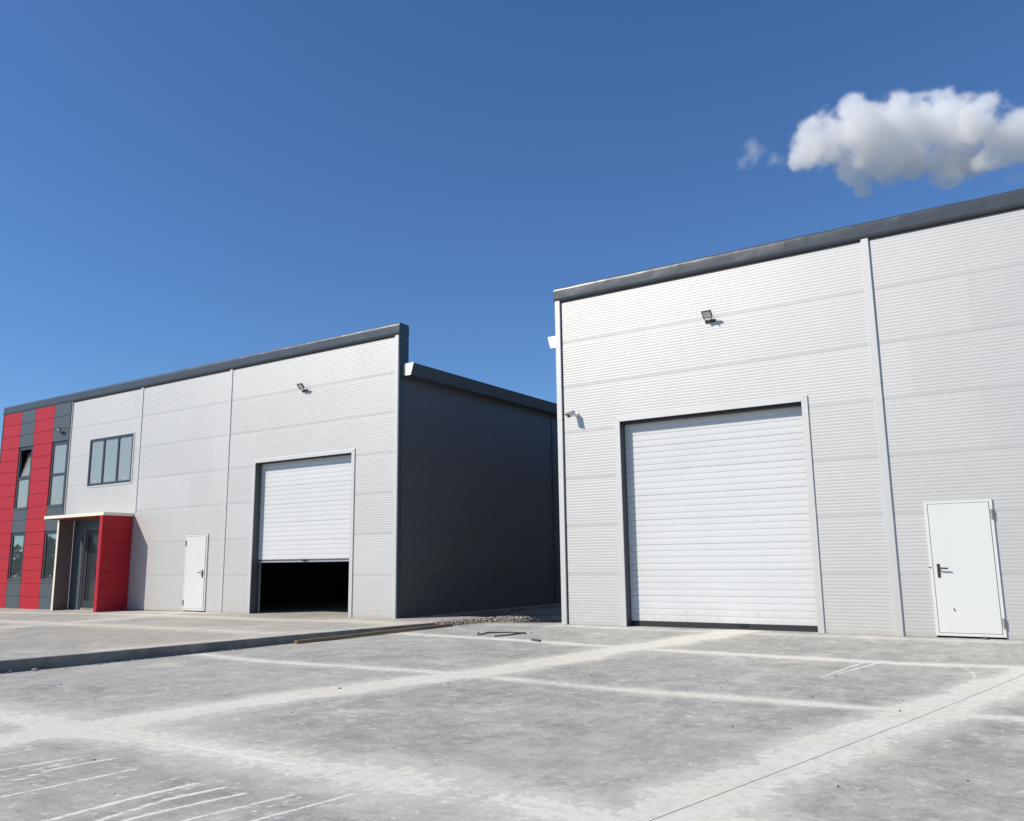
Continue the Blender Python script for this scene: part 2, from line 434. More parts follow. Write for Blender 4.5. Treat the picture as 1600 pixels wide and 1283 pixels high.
# concrete yard: a bed and the poured slabs on it
m = MB()
for ix in range(16):
    for iy in range(20):
        y0, y1 = -34 + iy * 1.73, -34 + (iy + 1) * 1.73
        def X(t, y): return kerb_x(y) - .12 + (30 - kerb_x(y)) * t
        a, b = ix / 16, (ix + 1) / 16
        pts = [(X(a, y0), y0), (X(b, y0), y0), (X(b, y1), y1), (X(a, y1), y1)]
        m.quad(*[(p[0], p[1], gz(*p) - .075) for p in pts])
yard = tag(m.build('concrete_yard', M['kerbface'], loc=(0, -12, -.3), fix=False), kind='structure')
ylines = [-33.5, -29, -24.5, -20, -15.5, -11.05, -6.55, -2.85, .6]
def jx(k, y): return -1.44 + 5.71 * k + .2 * (y + 7)
for r_ in range(len(ylines) - 1):
    for c_ in range(-2, 6):
        y0, y1 = ylines[r_], ylines[r_ + 1]
        fine = c_ in (-1, 0) and r_ in (4, 5, 6, 7)
        ny = max(4, int((y1 - y0) / .12)); nx = 300 if fine else 40
        if r_ < 3 or c_ > 2: ny, nx = 10, 12
        grid = []
        for j in range(ny + 1):
            y = y0 + (y1 - y0) * j / ny
            xa, xb = jx(c_ - 1, y), jx(c_, y)
            xa = max(xa, kerb_x(y) + .004); xb = max(xb, kerb_x(y) + .01)
            if c_ - 1 == 0: xa += .005
            if c_ == 0: xb -= .005
            grid.append([(xa + (xb - xa) * i / nx, y) for i in range(nx + 1)])
        if max(g[-1][0] - g[0][0] for g in grid) < .2: continue
        mb = MB()
        mb.v = [(x, y, gz(x, y)) for row in grid for x, y in row]
        W = nx + 1
        for j in range(ny):
            for i in range(nx):
                mb.f.append((j * W + i, j * W + i + 1, (j + 1) * W + i + 1, (j + 1) * W + i)); mb.m.append(0)
        rim = [i for i in range(W)] + [j * W + nx for j in range(1, ny + 1)] + [ny * W + i for i in range(nx - 1, -1, -1)] + [j * W for j in range(ny - 1, 0, -1)]
        b0 = len(mb.v)
        mb.v += [(mb.v[i][0], mb.v[i][1], mb.v[i][2] - .07) for i in rim]
        for q in range(len(rim)):
            q2 = (q + 1) % len(rim)
            mb.f.append((rim[q2], rim[q], b0 + q, b0 + q2)); mb.m.append(0)
        so = mb.build('concrete_slab', M['yard'], yard, fix=False)
        set_fields(so.data, mb.v, YARD_BANDS, YARD_STREAKS)

# raised forecourt with its rough cast edge
m = MB()
ys = [-36 + i * .8 for i in range(28)] + [-13.6 + i * .16 for i in range(110)] + [4.0 + i * .9 for i in range(31)]
def ktop(y):
    j = noise.noise(Vector((y * 1.7, 3.1, 0))) * .02 + noise.noise(Vector((y * 7.3, 9.1, 0))) * .008
    return kerb_x(y) + j
for y0, y1 in zip(ys[:-1], ys[1:]):
    xr = [-13.85 - .25 * q for q in range(84)] + [-40, -50, -70]
    xs0 = [ktop(y0), ktop(y0) - .03] + xr
    xs1 = [ktop(y1), ktop(y1) - .03] + xr
    for i in range(len(xs0) - 1):
        def zt(x, k, y): return fz(x) - (.012 + .006 * noise.noise(Vector((y * 5, 0, 2)))if k == 0 else 0)
        m.quad((xs0[i], y0, zt(xs0[i], i, y0)), (xs1[i], y1, zt(xs1[i], i, y1)), (xs1[i + 1], y1, zt(xs1[i + 1], i + 1, y1)), (xs0[i + 1], y0, zt(xs0[i + 1], i + 1, y0)))
    def fx(y, z): return ktop(y) + .012 * noise.noise(Vector((y * 2.2, z * 9, 5))) + .006 * noise.noise(Vector((y * 9, z * 20, 5)))
    zz = [None, -.06, -.12, -.19, -.42]
    for za, zb in zip(zz[:-1], zz[1:]):
        def vv(y, z): return (ktop(y), y, zt(0, 0, y)) if z is None else (fx(y, z), y, z)
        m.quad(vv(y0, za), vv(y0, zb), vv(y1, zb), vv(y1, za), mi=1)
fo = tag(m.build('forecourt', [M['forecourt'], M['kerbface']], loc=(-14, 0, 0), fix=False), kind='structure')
set_fields(fo.data, m.v, FORE_BANDS, [])

# bare soil between the two halls
def sz(x, y):
    t = min(1., max(0., (y - 2.6) / 3.2)); t = t * t * (3 - 2 * t)
    return -.36 + .27 * t + .035 * noise.noise(Vector((x * 1.3, y * 1.3, 0))) + .03 * noise.noise(Vector((x * 4, y * 4, 3))) * t
m = MB()
nx, ny = 16, 90
for j in range(ny + 1):
    for i in range(nx + 1):
        x = -13.80 + 4.61 * i / nx; y = .58 + 31 * (j / ny) ** 1.4
        m.v.append((x, y, sz(x, y)))
for j in range(ny):
    for i in range(nx):
        a = j * (nx + 1) + i
        m.f.append((a, a + 1, a + nx + 2, a + nx + 1)); m.m.append(0)
tag(m.build('soil_passage', M['soil'], loc=(-10.6, 1, -.3), fix=False), kind='structure')

# ------------------------------------------------------------------ wall panels
def panel_profile():
    p = [(.007, 0.0), (.007, .003), (.0026, .007), (.0018, .030), (.0009, .056)]
    n = 15; pitch = (.942 - .058) / n
    for i in range(n):
        z = .058 + i * pitch
        p += [(.0002, z + .007), (0.0, z + .022), (.0002, z + .037), (.0013, z + .046), (.0013, z + pitch)]
    p += [(.0011, .968), (.0020, .994), (.007, .997), (.007, 1.0)]
    return p
PROF = panel_profile()

def clip_prof(za, zb):
    def at(z):
        for (n0, z0), (n1, z1) in zip(PROF[:-1], PROF[1:]):
            if z0 <= z <= z1: return n0 if z1 == z0 else n0 + (n1 - n0) * (z - z0) / (z1 - z0)
        return 0.0
    return [(at(za), za)] + [p for p in PROF if za < p[1] < zb] + [(at(zb), zb)]

def rects(u0, u1, z0, z1, openings):
    cuts = sorted({u0, u1} | {c for o in openings for c in (o[0], o[1]) if u0 < c < u1})
    out = []
    for a, b in zip(cuts[:-1], cuts[1:]):
        iv = [(z0, z1)]
        for o in openings:
            if o[0] <= a + 1e-6 and o[1] >= b - 1e-6:
                nv = []
                for p, q in iv:
                    if o[3] <= p or o[2] >= q: nv.append((p, q)); continue
                    if o[2] > p: nv.append((p, o[2]))
                    if o[3] < q: nv.append((o[3], q))
                iv = nv
        out += [(a, b, p, q) for p, q in iv if q - p > .004]
    return out

def wall(parent, u0, u1, mapf, mat, openings=(), rows=7, top=None, thick=.1):
    proto = None
    for r_ in range(rows):
        z1 = r_ + 1.0
        if top is not None: z1 = min(z1, top)
        if z1 - r_ < .05: continue
        rc = rects(u0, u1, float(r_), z1, openings)
        whole = len(rc) == 1 and rc[0] == (u0, u1, float(r_), r_ + 1.0)
        base = mapf(u0, 0, r_)
        if whole and proto is not None:
            share(proto, base, parent); continue
        o = None
        for a, b, p, q in rc:
            mb = MB()
            pr = clip_prof(p - r_, q - r_)
            pr = [(n_, z_ + r_) for n_, z_ in pr] + [(thick, q), (thick, p)]
            mb.extrude(pr, a, b, mapf)
            o = mb.build('wall_panel', mat, parent, loc=mapf(a, 0, p))
        if whole: proto = o

front = lambda u, n, z: (u, n, z)
def side_pos(x0): return lambda u, n, z: (x0 - n, u, z)      # wall facing +x
def side_neg(x0): return lambda u, n, z: (x0 + n, u, z)      # wall facing -x

def coping(parent, x0, x1, joints, seed, amp):
    xs = [x0] + joints + [x1]
    rg = random.Random(seed)
    for a, b in zip(xs[:-1], xs[1:]):
        L = b - a; n = max(6, int(L / .22)); mb = MB()
        prof = [(.015, 6.985), (-.012, 6.975), (-.042, 6.983), (-.042, 7.06), (-.041, 7.14), (-.040, 7.22), (-.037, 7.274), (-.022, 7.288), (.16, 7.292), (.31, 7.285), (.335, 7.25), (.335, 7.0)]
        ring = []
        lift = rg.uniform(0, .003)
        for i in range(n + 1):
            u = a + L * i / n
            e = math.exp(-(min(u - a, b - u) / .07) ** 2)
            d = .011 * noise.noise(Vector((u * .9, seed, 0))) + .010 * noise.noise(Vector((u * 2.6, seed, 4))) + .006 * math.exp(-(min(u - a, b - u) / .25) ** 2) * math.sin(u * 19)
            row = []
            for q, (yy, zz) in enumerate(prof):
                k = 1 if 2 < q < 8 else .2
                if q == 0 or q == 11: k = 0
                dn = d * k + .008 * noise.noise(Vector((u * 3.1, zz * 5, seed))) * k - (.0018 * e + lift) * (k > .5)
                dn *= amp
                row.append((u, yy + dn, zz + (dn * -.5 if 4 < q < 10 else 0)))
            ring.append(row)
        k = len(prof)
        mb.v = [p for row in ring for p in row]
        for i in range(n):
            for q in range(k - 1):
                mb.f.append((i * k + q, (i + 1) * k + q, (i + 1) * k + q + 1, i * k + q + 1)); mb.m.append(0)
        mb.quad(*ring[0]); mb.quad(*reversed(ring[-1]))
        o = mb.build('coping', M['anthra'], parent, fix=True)
        for p in o.data.polygons: p.use_smooth = len(p.vertices) == 4

def shadow_gap_strip(parent, x0, x1):
    boxpart('shadow_gap_strip', M['rubber'], parent, x0, x1, -.016, -.001, 6.945, 6.983)  # black strip added to draw the shaded gap line below the coping

def vstrip(parent, x0, x1, z0, z1, name='cover_strip', y0=-.028, mat=None):
    """folded cover strip over a panel joint: raised middle with thin flanges, in two lengths with a lap"""
    mb = MB(); zm = z0 + (z1 - z0) * .62
    for a, b, dy in ((z0, zm, 0.0), (zm - .04, z1, -.003)):
        prof = [(x0, .004), (x0, y0 * .25 + dy), (x0 + .012, y0 * .25 + dy), (x0 + .02, y0 + dy), (x1 - .008, y0 + dy), (x1, y0 * .8 + dy), (x1, .004)]
        mb.extrude(prof, a, b, lambda u, n, z: (n, z, u))
    return mb.build(name, mat or M['trim'], parent)

def window(parent, x0, x1, z0, z1, cols=1, rows_=1, fr=.07, y=-.012, tilt=None, glass='glass'):
    d0, d1 = y, y + .075
    mb = MB()
    mb.box(x0, x1, d0, d1, z1 - fr, z1); mb.box(x0, x1, d0, d1, z0, z0 + fr)
    mb.box(x0, x0 + fr, d0, d1, z0 + fr, z1 - fr); mb.box(x1 - fr, x1, d0, d1, z0 + fr, z1 - fr)
    xb = [x0 + fr] + [x0 + (x1 - x0) * i / cols for i in range(1, cols)] + [x1 - fr]
    zb = [z0 + fr] + [z0 + (z1 - z0) * i / rows_ for i in range(1, rows_)] + [z1 - fr]
    hb = .042
    for xx in xb[1:-1]: mb.box(xx - hb, xx + hb, d0 + .004, d1 - .002, z0 + fr, z1 - fr)
    for zz in zb[1:-1]:
        mb.box(x0 + fr, x1 - fr, d0 + .004, d1 - .002, zz - hb, zz + hb)
    f = mb.build('window', M['frame'], parent)
    k = 0
    for i in range(cols):
        for j in range(rows_):
            xa = xb[i] + (hb if i else 0); xc = xb[i + 1] - (hb if i < cols - 1 else 0)
            za = zb[j] + (hb if j else 0); zc = zb[j + 1] - (hb if j < rows_ - 1 else 0)
            if tilt == (i, j):
                ang = math.radians(13); mb = MB(); yy = d0 + .03; s_ = .055
                def rot(x, n, z): return (x, yy + n * math.cos(ang) + (z - za) * math.sin(ang), za + (z - za) * math.cos(ang) - n * math.sin(ang))
                def rb(m_, a, b, n0, n1, p, q):
                    pts = [rot(xx, nn, z_) for z_ in (p, q) for xx, nn in ((a, n0), (b, n0), (b, n1), (a, n1))]
                    n_ = len(m_.v); m_.v += pts
                    for fc in ((0, 3, 2, 1), (4, 5, 6, 7), (0, 1, 5, 4), (1, 2, 6, 5), (2, 3, 7, 6), (3, 0, 4, 7)):
                        m_.f.append(tuple(n_ + t for t in fc)); m_.m.append(0)
                for a, b, p, q in ((xa, xc, za, za + s_), (xa, xc, zc - s_, zc), (xa, xa + s_, za + s_, zc - s_), (xc - s_, xc, za + s_, zc - s_)):
                    rb(mb, a + .004, b - .004, 0, .05, p, q)
                mb.build('tilted_sash', M['frame'], f)
                mb = MB(); rb(mb, xa + s_, xc - s_, .014, .03, za + s_, zc - s_)
                mb.build('pane', M[glass], f)
            else:
                mb = MB(); mb.box(xa - .004, xc + .004, d0 + .028, d0 + .05, za - .004, zc + .004)
                mb.build('pane', M[glass], f)
                mb = MB(); xm = (xa + xc) / 2 + rnd.uniform(-.06, .06)
                mb.box(xm - .022, xm + .022, d0 + .0255, d0 + .0277, za + .07, za + .10)
                mb.build('sticker', M['paper'], f)
    return f

def section_mesh(w, h=.5, n=4):
    """one leaf section of a sectional door: horizontal slats between V grooves"""
    pr = [(.012, 0.0), (0.0, .010)]
    p = h / n
    for i in range(n):
        z = i * p
        if i: pr += [(0.0, z - .006), (.0075, z - .001), (.0075, z + .002), (-.0005, z + .010)]
        pr += [(-.0018, z + p * .5)]
    pr += [(0.0, h - .006), (.012, h - .0005), (.040, h - .0005), (.040, 0.0)]
    mb = MB()
    mb.extrude(pr, 0, w, lambda u, nn, z: (u, nn, z))
    return mb

def sectional_door(parent, x0, x1, ztop, zbot, y, pitch=.4985):
    mb = MB()   # guide rails and header
    mb.box(x0 - .10, x0 + .035, y + .012, y + .10, .0, ztop + .3)
    mb.box(x1 - .035, x1 + .10, y + .012, y + .10, .0, ztop + .3)
    mb.box(x0 + .035, x1 - .035, y + .06, y + .10, ztop + .02, ztop + .4)
    d = mb.build('sectional_door', M['jamb'], parent)
    proto = None; z = zbot
    while z < ztop + .05:
        if proto is None:
            s = section_mesh(x1 - x0 - .02, pitch)
            me = s.mesh('door_section', M['door_white'])
            proto = bpy.data.objects.new('door_section', me)
            link(proto, (x0 + .01, y, z), d)
        else:
            share(proto, (x0 + .01, y, z), d)
        z += pitch
    return d

def reveal(parent, x0, x1, z1, y1, mat):
    mb = MB()
    mb.box(x0 - .02, x0 + .004, -.002, y1, 0.0, z1 - .004); mb.box(x1 - .004, x1 + .02, -.002, y1, 0.0, z1 - .004); mb.box(x0 - .02, x1 + .02, -.002, y1, z1 - .004, z1 + .02)
    return mb.build('door_reveal', mat, parent)

def door_trim(parent, x0, x1, z1, w=.112, p=.024):
    def piece(v):
        n = len(v) // 2; mb = MB()
        mb.v = [(a, -p, c) for a, c in v] + [(a, .004, c) for a, c in v]
        k = len(v)
        mb.f = [tuple(range(k)), tuple(range(2 * k - 1, k - 1, -1))] + [(i, (i + 1) % k, k + (i + 1) % k, k + i) for i in range(k)]
        mb.m = [0] * len(mb.f)
        mb.build('door_trim', M['trim'], parent, bevel=.003)
    zb = 0.0
    piece([(x0 - w, zb), (x0, zb), (x0, z1), (x0 - w, z1 + w * .88)])
    piece([(x1, zb), (x1 + w, zb), (x1 + w, z1 + w * .88), (x1, z1)])
    piece([(x0 + .002, z1 + .001), (x1 - .002, z1 + .001), (x1 + w - .004, z1 + w * .88), (x0 - w + .004, z1 + w * .88)])

def lever(mb, x, z, y, s, dirx):
    mb.box(x - .017 * s, x + .017 * s, y - .012, y, z - .13 * s, z + .06 * s)
    mb.tube([(x, y - .005, z), (x, y - .055, z), (x + dirx * .02, y - .062, z), (x + dirx * .13 * s, y - .062, z - .006)], .011 * s, 8)
    mb.tube([(x, y - .011, z - .085 * s), (x, y - .02, z - .085 * s)], .012 * s, 8)

def service_door(parent, x0, x1, z0, z1, handle_right, ajar=0.0):
    t = .045
    g0, g1 = (.008, .008 + ajar) if handle_right else (.008 + ajar, .008)
    mb = MB()
    mb.box(x0 + t + g0, x1 - t - g1, -.034, .03, z0 + t + .006, z1 - t - .006)
    d = mb.build('door', M['leaf_white'], parent, bevel=.004)
    mb = MB()
    mb.box(x0, x0 + t, -.03, .06, z0, z1); mb.box(x1 - t, x1, -.03, .06, z0, z1)
    mb.box(x0 + t, x1 - t, -.03, .06, z1 - t, z1); mb.box(x0 + t, x1 - t, -.03, .06, z0, z0 + t)
    mb.build('door_frame', M['leaf_white'], d, bevel=.003)
    mb = MB(); mb.box(x0 + t, x1 - t, .034, .05, z0 + t, z1 - t); mb.build('door_rebate', M['rubber'], d)
    hx = x1 - t - g1 - .075 if handle_right else x0 + t + g0 + .075
    mb = MB(); lever(mb, hx, z0 + 1.08, -.034, 1.15, -1 if handle_right else 1)
    mb.build('door_handle', M['black'], d)
    kx = x0 + .02 if handle_right else x1 - .02
    for z in (z0 + .22, z1 - .24):
        mb = MB(); mb.tube([(kx, -.045, z - .075), (kx, -.045, z + .075)], .016, 8)
        mb.box(kx - .026, kx + .026, -.042, -.03, z - .07, z + .07)
        mb.build('hinge', M['steel'], d)
    return d

# ------------------------------------------------------------------ left hall
XL0, XL1 = -33.45, -13.79
LB = empty('warehouse_building', ((XL0 + XL1) / 2, 0, 0))
tag(LB, 'grey warehouse on the left with red and dark cladding and a half open roller door', 'building')
RD0, RD1, RDT = -19.03, -15.34, 4.105
opL = [(RD0, RD1, -1, RDT), (-21.95, -20.95, -1, 2.20), (-27.46, -24.98, 3.95, 5.52), (-27.42, -25.1, -1, 2.53)]
PL = [-28.72, -24.66, -20.27, XL1]
for a, b in zip(PL[:-1], PL[1:]):
    wall(LB, a, b, front, M['panel'], [o for o in opL if o[1] > a and o[0] < b])
vstrip(LB, -24.72, -24.60, 2.98, 6.99, y0=-.018)
vstrip(LB, -20.33, -20.21, 0.0, 6.99, y0=-.018)
# outer corner angle: light face on the front, dark return on the side
vstrip(LB, XL1 - .13, XL1 + .004, 0.0, 7.0, 'corner_trim')
boxpart('corner_trim', M['anthra_flat'], LB, XL1 + .001, XL1 + .032, -.02, .12, -.02, 6.2)
boxpart('parapet_return', M['anthra'], LB, XL1 - .05, XL1 + .028, -.012, .335, 6.2, 6.99)
coping(LB, XL0 - .03, XL1 + .035, [-30.5, -27.4, -24.5, -21.4, -18.2, -15.2], 3, .22)
shadow_gap_strip(LB, XL0, XL1 - .135)
# side wall, eaves, roof and the rest of the shell
sp = side_pos(XL1)
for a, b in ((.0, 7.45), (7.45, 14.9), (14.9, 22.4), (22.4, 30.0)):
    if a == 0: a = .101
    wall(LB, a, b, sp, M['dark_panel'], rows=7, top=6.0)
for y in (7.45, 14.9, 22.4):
    boxpart('cover_strip', M['anthra_flat'], LB, XL1 - .002, XL1 + .028, y - .06, y + .06, -.02, 5.9)
mb = MB(); prof = [(XL1 + .034, 6.215), (XL1 + .42, 6.215), (XL1 + .41, 6.19), (XL1 + .33, 5.94), (XL1 + .325, 5.925), (XL1 + .034, 5.925)]
mb.extrude(prof, .07, 30.0, lambda u, n, z: (n, u, z)); mb.build('eaves_gutter', M['anthra_flat'], LB)
mb = MB(); prof = [(XL1 + .165, 6.225), (XL1 + .43, 6.225), (XL1 + .335, 5.915), (XL1 + .165, 5.915)]
mb.extrude(prof, .06, .069, lambda u, n, z: (n, u, z)); mb.build('eaves_end_cap', M['white'], LB)
mb = MB(); mb.box(XL0, XL1 - .31, .34, 30.1, 6.02, 6.2); mb.build('roof', M['roof'], LB)
mb = MB(); mb.box(XL0, XL1, .12, .335, 5.9, 6.97); mb.build('parapet', M['inside'], LB)
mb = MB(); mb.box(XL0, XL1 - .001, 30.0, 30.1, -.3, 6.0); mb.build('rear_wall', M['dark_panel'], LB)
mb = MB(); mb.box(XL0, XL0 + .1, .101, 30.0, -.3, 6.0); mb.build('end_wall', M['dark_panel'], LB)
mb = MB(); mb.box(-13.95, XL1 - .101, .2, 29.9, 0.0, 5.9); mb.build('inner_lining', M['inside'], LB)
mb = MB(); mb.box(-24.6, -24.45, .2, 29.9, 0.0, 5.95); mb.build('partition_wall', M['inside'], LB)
mb = MB(); mb.box(XL0, XL1, .02, .098, -.3, -.002); mb.build('plinth', M['kerbface'], LB)
for x in (-18.0, -15.8):
    mb = MB(); mb.box(x, x + .3, 9.0, 9.3, 0, 6.0); mb.build('column', M['inside'], LB)

# cassette cladding at the far end: two red and two dark columns
colx = [-33.40, -32.10, -31.13, -29.84, -28.80]
zrow = [-.13 + .4437 * k for k in range(16)] + [6.985]
WU, WLo = (3.36, 5.60), (.86, 2.50)
mb = MB(); mb.box(XL0, -28.74, .0, .10, -.2, 7.0, 0)
bk = MB()
for a, b, p, q in rects(XL0, -28.74, -.2, 7.0, [(colx[i] + .03, colx[i + 1] - .03, *w) for i in (1, 3) for w in (WU, WLo)]):
    bk.box(a, b, .006, .10, p, q)
bk.build('cladding_backing', M['frame'], LB)
for i in range(4):
    red = i in (0, 2)
    a, b = colx[i] + .006, colx[i + 1] - .006
    for z0, z1 in zip(zrow[:-1], zrow[1:]):
        p, q = z0 + .006, z1 - .006
        if not red:
            segs = [(p, q)]
            for w in (WU, WLo):
                ns = []
                for s, e in segs:
                    if w[1] <= s or w[0] >= e: ns.append((s, e)); continue
                    if w[0] - s > .05: ns.append((s, w[0]))
                    if e - w[1] > .05: ns.append((w[1], e))
                segs = ns
        else: segs = [(p, q)]
        for s, e in segs:
            mb = MB(); mb.box(a, b, -.036, .004, s, e)
            mb.build('cladding_panel', M['red'] if red else M['anthra_flat'], LB, bevel=.005)
for i in (1, 3):
    window(LB, colx[i] + .035, colx[i + 1] - .035, *WU, rows_=2, y=-.02, fr=.075, tilt=(0, 1) if i == 1 else None, glass='glass_pale')
    window(LB, colx[i] + .035, colx[i + 1] - .035, *WLo, y=-.02, fr=.075)
    boxpart('window_sill', M['anthra_flat'], LB, colx[i] + .012, colx[i + 1] - .012, -.055, -.021, WLo[0] + .0, WLo[0] + .05)
    boxpart('window_sill', M['anthra_flat'], LB, colx[i] + .012, colx[i + 1] - .012, -.055, -.021, WU[0] + .0, WU[0] + .05)
boxpart('cover_strip', M['frame'], LB, -28.80, -28.74, -.045, -.001, -.1, 6.98)
boxpart('cover_strip', M['trim'], LB, -28.735, -28.70, -.03, -.001, 0.0, 6.98)
boxpart('cover_strip', M['anthra_flat'], LB, XL0 - .01, -33.405, -.045, .1, -.12, 6.98)
window(LB, -27.46, -24.98, 3.95, 5.52, cols=3, fr=.075, glass='glass_pale')
# flashing round the triple window
mb = MB()
for bx in ((-27.50, -27.462, 3.90, 5.56), (-24.978, -24.93, 3.90, 5.56), (-27.462, -24.978, 5.522, 5.56), (-27.462, -24.978, 3.90, 3.948)):
    mb.box(bx[0], bx[1], -.016, .003, bx[2], bx[3])
mb.build('window_surround', M['trim'], LB)

reveal(LB, RD0, RD1, RDT, .19, M['jamb'])
door_trim(LB, RD0, RD1, RDT)
dL = sectional_door(LB, RD0, RD1, RDT, 1.43, .20)
mb = MB(); mb.box(RD0 + .01, RD1 - .01, .193, .24, 1.395, 1.428); mb.build('bottom_rail', M['jamb'], dL)
mb = MB(); mb.box(RD0 + .01, RD1 - .01, .19, .235, 1.36, 1.393); mb.build('bottom_seal', M['alu'], dL)
mb = MB(); mb.box(-17.25, -17.05, .17, .192, 1.385, 1.425); mb.tube([(-17.15, .18, 1.39), (-17.15, .18, 1.33)], .012, 8)
mb.build('pull_grip', M['black'], dL)
mb = MB(); mb.box(RD0 + .065, RD0 + .09, .21, .25, 0, 1.36); mb.build('guide_rail', M['alu'], dL)
mb = MB(); mb.box(RD0 + .006, RD1 - .006, .03, .188, RDT - .022, RDT - .006); mb.build('top_seal', M['rubber'], dL)
service_door(LB, -21.95, -20.95, .03, 2.19, True, .022)

# entrance: canopy on a red clad side wall and a bare fin
CX0, CX1, CT, CB = -28.12, -24.70, 2.945, 2.85
mb = MB(); mb.box(CX0, CX1, -1.0, -.002, CB, CT)
can = mb.build('entrance_canopy', M['cream'], LB, bevel=.004)
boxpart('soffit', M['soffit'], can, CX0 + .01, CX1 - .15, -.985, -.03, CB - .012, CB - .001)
boxpart('red_wall_core', M['red'], can, -24.838, -24.742, -.990, -.03, -.09, CB - .002)
nz = 7
for i in range(nz):
    z0 = -.09 + (CB + .085) * i / nz; z1 = -.09 + (CB + .085) * (i + 1) / nz
    for xa, xb in ((-24.741, -24.715), (-24.865, -24.839)):
        mb = MB(); mb.box(xa, xb, -.995, -.03, z0 + .004, z1 - .004); mb.build('cladding_panel', M['red'], can, bevel=.003)
boxpart('wall_edge', M['red'], can, -24.868, -24.712, -1.012, -.996, -.09, CB - .004)
boxpart('side_fin', M['brown'], can, -28.10, -28.035, -.52, -.03, -.12, CB - .014)
boxpart('fin_edge', M['cream'], can, -28.115, -28.020, -.54, -.521, -.12, CB - .014)
boxpart('portal_panel', M['anthra_flat'], LB, -28.03, -27.425, -.022, -.001, -.1, CB - .02)
boxpart('portal_panel', M['anthra_flat'], LB, -27.42, -24.88, -.022, -.001, 2.535, CB - .02)
mb = MB()
ex0, ex1, ez = -27.42, -25.1, 2.53
mb.box(ex0, ex0 + .09, .05, .14, -.1, ez); mb.box(ex1 - .09, ex1, .05, .14, -.1, ez); mb.box(ex0 + .09, ex1 - .09, .05, .14, ez - .09, ez)
mb.box(ex0 + .09, ex1 - .09, .05, .14, -.1, .03)
ed = mb.build('entrance_door', M['frame'], LB)
xm = -26.55
for a, b in ((ex0 + .09, xm), (xm + .01, ex1 - .09)):
    mb = MB(); s_ = .085
    mb.box(a, a + s_, .045, .10, .035, ez - .095); mb.box(b - s_, b, .045, .10, .035, ez - .095)
    mb.box(a + s_, b - s_, .045, .10, .035, .22); mb.box(a + s_, b - s_, .045, .10, ez - .2, ez - .095)
    mb.build('door_leaf', M['frame'], ed)
    boxpart('pane', M['glass_dark'], ed, a + s_ - .003, b - s_ + .003, .065, .085, .217, ez - .197)
mb = MB(); mb.tube([(xm - .05, .045, .85), (xm - .05, -.0, .87), (xm - .05, -.0, 1.25), (xm - .05, .045, 1.27)], .014, 8); mb.build('door_handle', M['black'], ed)
boxpart('notice', M['paper'], ed, -26.05, -25.84, .0635, .0648, 1.55, 1.86)
boxpart('notice', M['paper'], ed, -26.22, -26.0, .0635, .0648, 1.42, 1.46)
boxpart('notice', M['wood'], ed, -26.32, -26.16, .0635, .0648, .55, .95)
boxpart('notice', M['paper'], ed, -26.0, -25.86, .0635, .0648, 2.1, 2.22)

# ------------------------------------------------------------------ right hall
XR0, XR1 = -9.20, 10.45
RB = empty('warehouse_building', ((XR0 + XR1) / 2, 0, 0))
tag(RB, 'grey warehouse on the right with a closed roller door and a white side door', 'building')
QD0, QD1, QDT = -7.715, -4.01, 4.135
opR = [(QD0, QD1, -1, QDT), (-2.13, -1.13, -1, 2.21)]
PR = [XR0, -2.62, 3.9, XR1]
for a, b in zip(PR[:-1], PR[1:]):
    wall(RB, a, b, front, M['panel'], [o for o in opR if o[1] > a and o[0] < b])
vstrip(RB, -2.765, -2.62, 0.0, 6.99, y0=-.034)
vstrip(RB, 3.76, 3.90, 0.0, 6.99, y0=-.034)
vstrip(RB, XR0 - .012, XR0 + .128, 0.0, 7.0, 'corner_trim', y0=-.04)
boxpart('corner_gap', M['frame'], RB, XR0 + .130, XR0 + .155, -.006, -.0005, 0.0, 6.97)
coping(RB, XR0 - .025, XR1 + .03, [-6.95, -4.1, -1.28, 1.6, 4.6, 7.6], 8, .75)
shadow_gap_strip(RB, XR0 + .13, XR1)
sn = side_neg(XR0)
for a, b in ((.101, 7.45), (7.45, 14.9), (14.9, 22.4), (22.4, 30.0)):
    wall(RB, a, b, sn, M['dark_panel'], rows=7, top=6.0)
for y in (7.45, 14.9, 22.4):
    boxpart('cover_strip', M['anthra_flat'], RB, XR0 - .028, XR0 + .002, y - .06, y + .06, -.02, 5.9)
boxpart('parapet_return', M['trim'], RB, XR0 - .010, XR0 + .05, .005, .335, 0.0, 6.99)
mb = MB(); prof = [(XR0 - .015, 6.215), (XR0 - .235, 6.215), (XR0 - .225, 6.19), (XR0 - .17, 5.98), (XR0 - .015, 5.95)]
mb.extrude(prof, .05, 30.0, lambda u, n, z: (n, u, z)); mb.build('eaves_gutter', M['anthra_flat'], RB)
mb = MB(); prof = [(XR0 - .013, 6.235), (XR0 - .25, 6.235), (XR0 - .185, 5.97), (XR0 - .013, 5.95)]
mb.extrude(prof, .04, .049, lambda u, n, z: (n, u, z)); mb.build('eaves_end_cap', M['white'], RB)
mb = MB(); mb.box(XR0 + .31, XR1, .34, 30.1, 6.02, 6.2); mb.build('roof', M['roof'], RB)
mb = MB(); mb.box(XR0 + .06, XR1, .12, .335, 5.9, 6.97); mb.build('parapet', M['inside'], RB)
mb = MB(); mb.box(XR0, XR1, 30.0, 30.1, -.3, 6.0); mb.build('rear_wall', M['dark_panel'], RB)
mb = MB(); mb.box(XR1 - .1, XR1, .101, 30.0, -.3, 6.0); mb.build('end_wall', M['dark_panel'], RB)
mb = MB(); mb.box(XR0 + .01, XR1, .02, .098, -.3, -.002); mb.build('plinth', M['kerbface'], RB)

